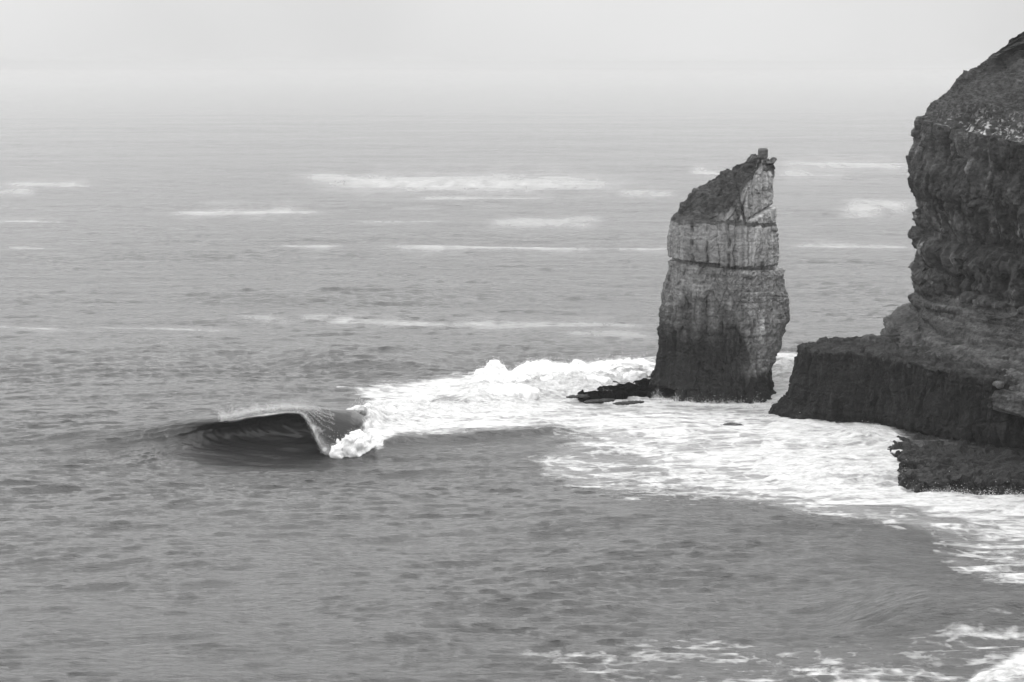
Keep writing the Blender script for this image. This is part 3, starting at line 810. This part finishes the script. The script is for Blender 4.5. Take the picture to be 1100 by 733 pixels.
def rock_lump(name, c, dims, seed, mat, albedo, parent=None, res=(46, 72), rough=0.35, flat=0.25, squ=2.6, rot=0.0, strat=0.0):
    """a weathered lump: a squarish rounded block, half sunk, broken up by noise"""
    th = np.linspace(-0.5, 0.5, res[0]) * math.pi; ph = np.arange(res[1]) / res[1] * 2 * math.pi
    TH, PH = np.meshgrid(th, ph, indexing='ij')
    f = lambda v, e: np.sign(v) * np.abs(v) ** (2.0 / e)
    X = f(np.cos(TH), squ) * f(np.cos(PH), squ); Yy = f(np.cos(TH), squ) * f(np.sin(PH), squ); Z = f(np.sin(TH), squ)
    Gl = np.stack([X * dims[0], Yy * dims[1], Z * dims[2]], 2)
    cr, sr = math.cos(rot), math.sin(rot)
    Gl = np.stack([Gl[..., 0] * cr - Gl[..., 1] * sr, Gl[..., 0] * sr + Gl[..., 1] * cr, Gl[..., 2]], 2)
    nn = outward(Gl).reshape(-1, 3); q = Gl.reshape(-1, 3) + np.array(c)
    m = min(dims)
    dd = rough * m * (fbm(q / (2.2 * m) + seed, 4, seed, 0.6) + 0.35 * billow(q / (0.7 * m) + seed, 2, seed + 3))
    if strat: dd += strat * np.sin(q[:, 2] * 9 + 2 * fbm(q / 2, 2, seed))
    qd = q + nn * dd[:, None]
    a_ = np.clip(albedo * (1 + 0.5 * fbm(q / 1.3, 3, seed + 8)), 0.015, 0.5)
    Gq = qd.reshape(res[0], res[1], 3); n2 = outward(Gq).reshape(-1, 3)
    org = np.array(parent.location) if parent else np.array([c[0], c[1], 0.0])
    o = mesh_object(name, qd - org, grid_quads(res[0], res[1], True), mat, parent, {'alb': a_}, n2)
    if not parent: o.location = tuple(org)
    return o

c = at_y(819.5, 165, 308.0)
rock_lump('summit_block', tuple(c), (0.72, 0.75, 0.8), 5, M_ROCK, 0.10, stack, (40, 60), 0.16, squ=5)

def slab(name, poly, ztop, zbot, mat, albedo, seed, parent=None, inset=1.2, amp=0.3, seg=26, nh=22, cap=0.25, taper=1.0):
    """a low ledge of rock: outline on the water, worn sides, uneven top"""
    pl = np.array(poly, float); cen = pl.mean(0); M_ = len(pl)
    def ring(sc, z_): return [((q - cen)[0] * sc + cen[0], (q - cen)[1] * sc + cen[1], z_) for q in pl]
    size = np.linalg.norm(pl - cen, axis=1).mean(); k = 1 - inset / size
    rg = [ring(1.06, zbot), ring(1.0, 0.0), ring(1 - 0.5 * (1 - k), ztop * 0.55), ring(k, ztop * 0.95), ring(k * 0.75, ztop * (1 + cap * .6)), ring(k * 0.4, ztop * (1 + cap)), ring(0.02, ztop * (1 + cap))]
    Gs = loft(rg, [seg] * M_, [6, nh, nh, nh, nh, nh], 0.7)
    nn = outward(Gs).reshape(-1, 3); nn = np.where((np.abs(nn).sum(1) > 0)[:, None], nn, [0, 0, 1]); q = Gs.reshape(-1, 3)
    dd = amp * (0.8 * fbm(q / 3.0, 4, seed, .55) + 0.5 * billow(q / np.array([1.4, 1.4, .8]), 3, seed + 4))
    dd += amp * (blocks(q, q[:, 0] * .8 + q[:, 1] * .5, q[:, 1] * .8 - q[:, 0] * .5, 2.4, 1.7, seed + 500, 1.1, 0.5) + blocks(q, q[:, 0], q[:, 1], 0.9, 0.7, seed + 501, 0.5, 0.3))
    fade = np.ones(Gs.shape[:2]); fade[-nh:] = np.linspace(1, .3, nh)[:, None]
    qd = q + nn * (dd * fade.ravel())[:, None]
    Gq = qd.reshape(Gs.shape); n2 = outward(Gq).reshape(-1, 3)
    a_ = np.clip(albedo * (1 + 0.6 * fbm(q / 1.6, 4, seed + 8)), 0.012, 0.5)
    org = np.array(parent.location) if parent else np.array([cen[0], cen[1], 0.0])
    o = mesh_object(name, qd - org, grid_quads(Gs.shape[0], Gs.shape[1], True), mat, parent, {'alb': a_}, n2)
    if not parent: o.location = tuple(org)
    return o

def px_poly(pts, z=0.0): return [at_z(a, b, z)[:2] for a, b in pts]
slab('foot_ledge', px_poly([(622, 424), (650, 416), (672, 409), (700, 404), (730, 406), (735, 421), (702, 421), (675, 421), (645, 426)]), 0.02, -2.5, M_WET, 0.04, 81, stack, 1.0, 0.42)

# low reef rocks left of the stack, awash
reef = [((610, 428), (640, 424), 'thin dark reef ridge awash at the far left, beyond the stack ledge'),
        ((626, 434), (662, 428), 'low reef rock awash in the middle, just in front of the stack ledge'),
        ((658, 436), (692, 430), 'low reef rock awash nearest the foot of the stack, in white water')]
for k, (a, b, lb) in enumerate(reef):
    A, Bq = at_z(*a), at_z(*b); c = (A + Bq) / 2; v = Bq - A
    o = rock_lump('reef_rock', (c[0], c[1], 0.02), (2.5, 0.6, 0.17), 90 + k, M_WET, 0.025, None, (70, 160), 1.2, squ=2.0, rot=math.atan2(v[1], v[0]) * .5)
    tag(o, lb, 'rock', 'low reef rocks beside the stack')
c = at_z(786, 466)
o = rock_lump('rock', (c[0], c[1], 0.72), (2.0, 1.2, 0.6), 97, M_WET, 0.025, None, (36, 70), 0.5, squ=2.2)
tag(o, 'small lone dark rock awash in the foam between the stack and the cliff', 'rock')

# ---- the headland: bench at the waterline, cliff, scrubby dome
head = empty('headland', (60.0, 270.0, 0.0))
tag(head, 'dark layered cliff headland with a sloping scrubby top at the right', 'cliff')
HP = np.array([(64, 330), (56.5, 307), (53.2, 290), (57.2, 272), (65.0, 253), (75, 229), (92, 200), (140, 190), (165, 260), (125, 335)], float)
def ring_norm(poly):
    a = np.roll(poly, 1, 0); b = np.roll(poly, -1, 0); t = b - a
    nn = np.stack([-t[:, 1], t[:, 0]], 1); nn /= np.linalg.norm(nn, axis=1)[:, None]
    c = poly.mean(0)
    return np.where((((c - poly) * nn).sum(1) > 0)[:, None], nn, -nn)
HP[:5, 0] += 2.2
HN = ring_norm(HP)
drop = np.array([0, 0, 0, 1.2, 3.0, 3.5, 3, 0, 0, 0.0])         # the brow comes down towards the right
YH = 290.0
zled = zy(307, YH)
PROF = [(6.0, -0.8), (zy(374, YH), 0.0), (zy(366, YH), 1.3), (zy(358, YH), 4.2), (zy(335, YH), 5.6), (zy(312, YH), 4.9), (zy(308.5, YH), 4.4), (zy(304, YH), 6.4), (zy(290, YH), 7.3), (zy(270, YH), 5.2),
        (zy(262, YH), 6.2), (zy(250, YH), 7.2), (zy(225, YH), 6.0), (zy(200, YH), 4.0), (zy(180, YH), 4.2), (zy(160, YH), 5.3), (zy(140, YH), 5.3), (zy(131, YH), 5.5), (zy(127, YH), 6.2), (44.2, 7.9), (46.9, 11.6),
        (50.4, 18.8), (53.3, 24.6), (54.6, 27.6), (56.4, 33), (57.5, 42)]
rings = []
for z_, ins in PROF:
    f = np.clip((z_ - 24) / 16.0, 0, 1) * np.clip((58 - z_) / 14.0, 0, 1)
    q = HP + HN * ins - HN * (np.array([0, 0, -0.8, 7.0, 4.4, 2.6, 3, 0, 0, 0]) * np.clip((zled - z_) / (zled - 9.5), 0, 1.1))[:, None]
    rings.append(np.concatenate([q, (z_ - drop * f)[:, None]], 1))
c = rings[-1].mean(0); rings.append(np.stack([[c[0] + 0.02 * (r[0] - c[0]), c[1] + 0.02 * (r[1] - c[1]), 58.0] for r in rings[-1]]))
hn = []
for i in range(len(rings) - 1):
    hn.append(int(max(3, min(45, np.linalg.norm(rings[i + 1][3] - rings[i][3]) / 0.12))))
G = loft(rings, [30, 120, 190, 210, 150, 60, 20, 12, 12, 16], hn, 0.6)
R_, C_ = G.shape[:2]
n = outward(G); s = perim(G).ravel(); p = G.reshape(-1, 3); z = p[:, 2]; nf = n.reshape(-1, 3)
ppx, ppy = to_px(p[:, 0], p[:, 1], p[:, 2])
bed = z + 0.02 * (p[:, 1] - 280)
zled = zy(307, YH)
talus = 1 - smooth(zled - 1.5, zled + 0.5, z)
dome = smooth(0.35, 0.6, nf[:, 2] + 0.15 * fbm(p / 3, 3, 60)) * smooth(35, 38, z)
wall_ = (1 - talus) * (1 - dome)
d = weather(p, 0.5, 0.16, 0.14, 113) + 0.10 * billow(p / np.array([1.6, 1.6, 2.2]), 3, 117)
d += talus * strata_disp(p, s, bed, 0.62, 1.5, 21, 6.0, 0.2)
d += wall_ * (blocks(p, s, z, 2.7, 7.5, 511, 1.2, 0.8, 0.06) + blocks(p, s, z, 1.3, 4.0, 512, 0.5, 0.35) + blocks(p, s, z, 0.6, 1.1, 513, 0.34, 0.2))
d += talus * (blocks(p, s, bed, 3.0, 1.1, 514, 0.4, 0.2) + blocks(p, s, bed, 1.0, .6, 515, 0.2, 0.12))
d += wall_ * strata_disp(p, s, bed, 0.18, 4.6, 23, 3.1, 0.8)
fl = fbm(np.stack([s / 2.6, 0 * s, z / 16.0], 1), 4, 24, .55)
d += wall_ * (1.25 * np.abs(noise(np.stack([s / 3.0, 0 * s, z / 34.0], 1), 193)) + 1.0 * np.abs(noise(np.stack([s / 1.25, 0 * s, z / 18.0], 1), 194)) - 0.5)
d += wall_ * (0.6 * (fl - 0.2 * np.abs(fl)))
for (zc, am, wdt) in ((zy(305, YH), -.9, .35), (zy(255, YH), -.5, .3), (zy(214, YH), -.5, .3), (zy(345, YH), -.55, .25), (zy(388, YH) + 1.6, -.4, .25)):
    d += am * np.exp(-((bed - zc + 0.5 * noise(np.stack([s / 4, 0 * s, 0 * s], 1), 27)) / wdt) ** 2) * (1 - dome)
# hollows and a deep upright cleft in the wall
for sx, sy, rx, ry, am in ((1035, 205, 9, 28, -1.4), (1062, 225, 7, 36, -1.3), (1090, 205, 7, 30, -1.2), (1085, 290, 8, 34, -1.8), (1012, 210, 5, 22, -0.9), (1050, 285, 14, 24, -.8), (1020, 190, 6, 14, -.8), (1073, 185, 10, 14, -1.0)):
    d += 0.6 * am * np.exp(-(((ppx - sx + 3 * noise(p / 2.5, 198)) / (rx * .6)) ** 2 + ((ppy - sy) / (ry * 1.25)) ** 2) ** 1.6) * wall_
d = d * (1 - dome) + dome * (1.5 * fbm(p / 6, 4, 29, .55) + 0.95 * billow(p / 2.6, 4, 28, .62) * 0.8 + 0.22 * billow(p / .6, 2, 30) - 1.2)
vis = smooth(360, 330, p[:, 1])
pd = p + nf * d[:, None]
Gd = pd.reshape(R_, C_, 3); nd = outward(Gd).reshape(-1, 3)
f3 = fbm(p / 3.2, 4, 31); fz = fbm(np.stack([s / 1.3, 0 * s, z / 8], 1), 4, 32, .6)
blk = blocks(p, s, z, 2.7, 7.5, 511, 1.0, 0.0); blk2 = blocks(p, s, z, 1.3, 2.6, 512, 1.0, 0)
alb = 0.043 * np.exp(0.75 * f3 + 1.2 * fz + 0.7 * blk + 0.5 * blk2)
alb = np.where(talus > 0.5, 0.066 * np.exp(0.5 * f3 + 1.0 * fbm(np.stack([s / 14, 0 * s, bed / 0.9], 1), 4, 33, .6)), alb)
alb *= 1 - 0.4 * talus * smooth(0.1, 0.6, fbm(np.stack([s / 5, 0 * s, bed / 1.4], 1), 3, 34))
pale_s = smooth(0.30, 0.55, fbm(np.stack([s / 0.8, 0 * s, z / 5], 1), 3, 35)) * wall_ * smooth(zy(200, YH), zy(230, YH), z)
alb += 0.15 * pale_s
ag = 0.048 + 0.026 * fbm(p / 1.5, 4, 36)
scar = np.exp(-(((ppx - 1060) / 55) ** 2 + ((ppy - 139) / 19) ** 2)) * smooth(0.12, 0.42, fbm(p / 0.7, 3, 37, .6))
ag += 0.42 * scar
alb = np.clip(alb * (1 - dome) + ag * dome + 0.10 * scar * (1 - dome), 0.025, 0.5)
Qs = grid_quads(R_, C_, True); qi = Qs[:, 0]
Vw = pd - np.array(head.location)
isd = dome[qi] > 0.5; ist = (talus[qi] > 0.5) & ~isd
for nm, msk, mt in (('rock_face', ~isd & ~ist, M_ROCK), ('layered_slope', ist, M_ROCK), ('scrub_slope', isd, M_GRASS)):
    mesh_object(nm, Vw, Qs[msk], mt, head, {'alb': alb}, nd)

# the dark bench
BP = np.array([(60, 302), (46, 293.5), (38.9, 288.0), (39.2, 279), (43.5, 272.3), (49.2, 267), (54.3, 257.5), (59, 252.5), (66, 247.5), (71.5, 226), (87, 194), (140, 186), (168, 260), (126, 338)], float)
BN = ring_norm(BP)
kx = np.array([1.5, 1.6, 2.8, 2.6, 1.4, 1.0, 1.0, 1.0, 1.0, 1, 1, 1, 1, 1])
zt = np.array([9, 9.0, 9.1, 9.4, 10.0, 10.3, 10.2, 9.8, 9.0, 8, 8, 8, 9, 10])
rings = []
for fr, kk in ((-.4, -1.0), (0, -0.1), (.06, .22), (.13, .42), (.19, .62), (.30, .76), (.5, .87), (.75, .95), (.96, 1.0), (1.0, 1.08)):
    extra = 1.3 * math.exp(-((fr - 0.10) / 0.07) ** 2)
    q = BP + BN * (kx * kk)[:, None] + BN * extra * np.array([0, 0, 0, 0.1, .5, 1, 1, 1, 1, 1, 1, 0, 0, 0])[:, None]
    rings.append(np.concatenate([q, (fr * zt)[:, None]], 1))
for ins, up_ in ((1.6, .15), (4, 0.2), (9, 0.3)):
    q = BP + BN * (kx * 1.25)[:, None] + BN * ins
    rings.append(np.concatenate([q, (zt + up_)[:, None]], 1))
hn = [int(max(4, min(60, np.linalg.norm(rings[i + 1][5] - rings[i][5]) / 0.11))) for i in range(len(rings) - 1)]
G = loft(rings, [12, 40, 85, 80, 85, 110, 75, 90, 60, 30, 10, 8, 8, 8], hn, 0.6)
R_, C_ = G.shape[:2]
n = outward(G); s = perim(G).ravel(); p = G.reshape(-1, 3); z = p[:, 2]; nf = n.reshape(-1, 3)
side = smooth(0.7, 0.4, nf[:, 2])
d = weather(p, 0.45, 0.22, 0.12, 213)
fl = fbm(np.stack([s / 1.1, 0 * s, z / 6.0], 1), 4, 41, .55)
d += side * (blocks(p, s, z, 1.6, 3.4, 521, 0.7, 0.35) + blocks(p, s, z, 0.7, 1.2, 522, 0.25, 0.15)) + side * (0.3 * fl + 0.5 * np.abs(noise(np.stack([s / 1.3, 0 * s, z / 6.0], 1), 195))) + 0.25 * strata_disp(p, s, z, 1.0, 2.6, 43, 2.6, .4) * side
d += (0.55 * billow(p / 1.1, 3, 44) + blocks(p, p[:, 0], p[:, 1], 1.6, 1.9, 523, 0.55, 0.3)) * (1 - side)
pd = p + nf * d[:, None]
Gd = pd.reshape(R_, C_, 3); nd = outward(Gd).reshape(-1, 3)
f3 = fbm(p / 2.4, 4, 45)
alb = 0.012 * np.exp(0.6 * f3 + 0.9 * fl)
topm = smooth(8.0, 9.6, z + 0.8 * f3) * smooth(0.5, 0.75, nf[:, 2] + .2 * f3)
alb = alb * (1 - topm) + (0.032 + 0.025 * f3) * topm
alb = np.clip(alb, 0.008, 0.4)
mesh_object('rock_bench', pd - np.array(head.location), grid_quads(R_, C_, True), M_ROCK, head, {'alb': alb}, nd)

# knobs of rock where the bench meets the slope
for k, (px, py, Y, dm) in enumerate(((936, 371, 287, (1.5, 1.6, 1.3)), (925, 377, 284, (0.9, 1.0, 0.8)), (949, 370, 289, (1.3, 1.4, 1.0)))):
    c = at_y(px, py, Y)
    rock_lump('boulder', tuple(c), dm, 120 + k, M_ROCK, 0.06, head, (44, 66), 0.5, squ=2.6)

rr = random.Random(8)
for k in range(16):
    t_ = rr.random(); px = 940 + 150 * t_; py = 388 + 34 * t_ - rr.uniform(3, 12); zb = 10.2 - 0.8 * t_
    c = at_z(px, py, zb); r_ = rr.uniform(0.3, 0.75)
    rock_lump('boulder', tuple(c), (r_ * rr.uniform(.9, 1.5), r_, r_ * rr.uniform(.6, 1.0)), 140 + k, M_ROCK, rr.uniform(.05, .1), head, (22, 34), 0.5, squ=3.2, rot=rr.uniform(0, 3))

# the wet shelf at the foot
slab('wet_shelf', px_poly([(925, 466), (948, 488), (972, 499), (966, 511), (990, 521), (1030, 522), (1062, 527), (1100, 524), (1190, 534), (1230, 500), (1110, 478), (1010, 470)], 0.35), 0.8, -2.0, M_SHELF, 0.011, 131, head, 0.7, 0.6, seg=40, cap=0.4)

# ------------------------------------------------------------------ haze over the water
def box(name, lo, hi, mat):
    x0, y0, z0 = lo; x1, y1, z1 = hi
    Vb = np.array([(x0, y0, z0), (x1, y0, z0), (x1, y1, z0), (x0, y1, z0), (x0, y0, z1), (x1, y0, z1), (x1, y1, z1), (x0, y1, z1)], float)
    Qb = np.array([(3, 2, 1, 0), (4, 5, 6, 7), (0, 1, 5, 4), (1, 2, 6, 5), (2, 3, 7, 6), (3, 0, 4, 7)])
    o = mesh_object(name, Vb, Qb, mat); o.data.polygons.foreach_set('use_smooth', np.zeros(6, bool))
    return o
hm = bpy.data.materials.new('sea_haze'); hm.use_nodes = True
t = hm.node_tree; t.nodes.remove(t.nodes['Principled BSDF'])
pv = t.nodes.new('ShaderNodeVolumePrincipled')
pv.inputs['Color'].default_value = (0.53, 0.53, 0.53, 1); pv.inputs['Density'].default_value = 0.000105; pv.inputs['Anisotropy'].default_value = 0.25
t.links.new(pv.outputs[0], t.nodes['Material Output'].inputs['Volume'])
o = box('haze', (-21000, -600, -7), (21000, 23500, 66), hm); tag(o, kind='stuff')
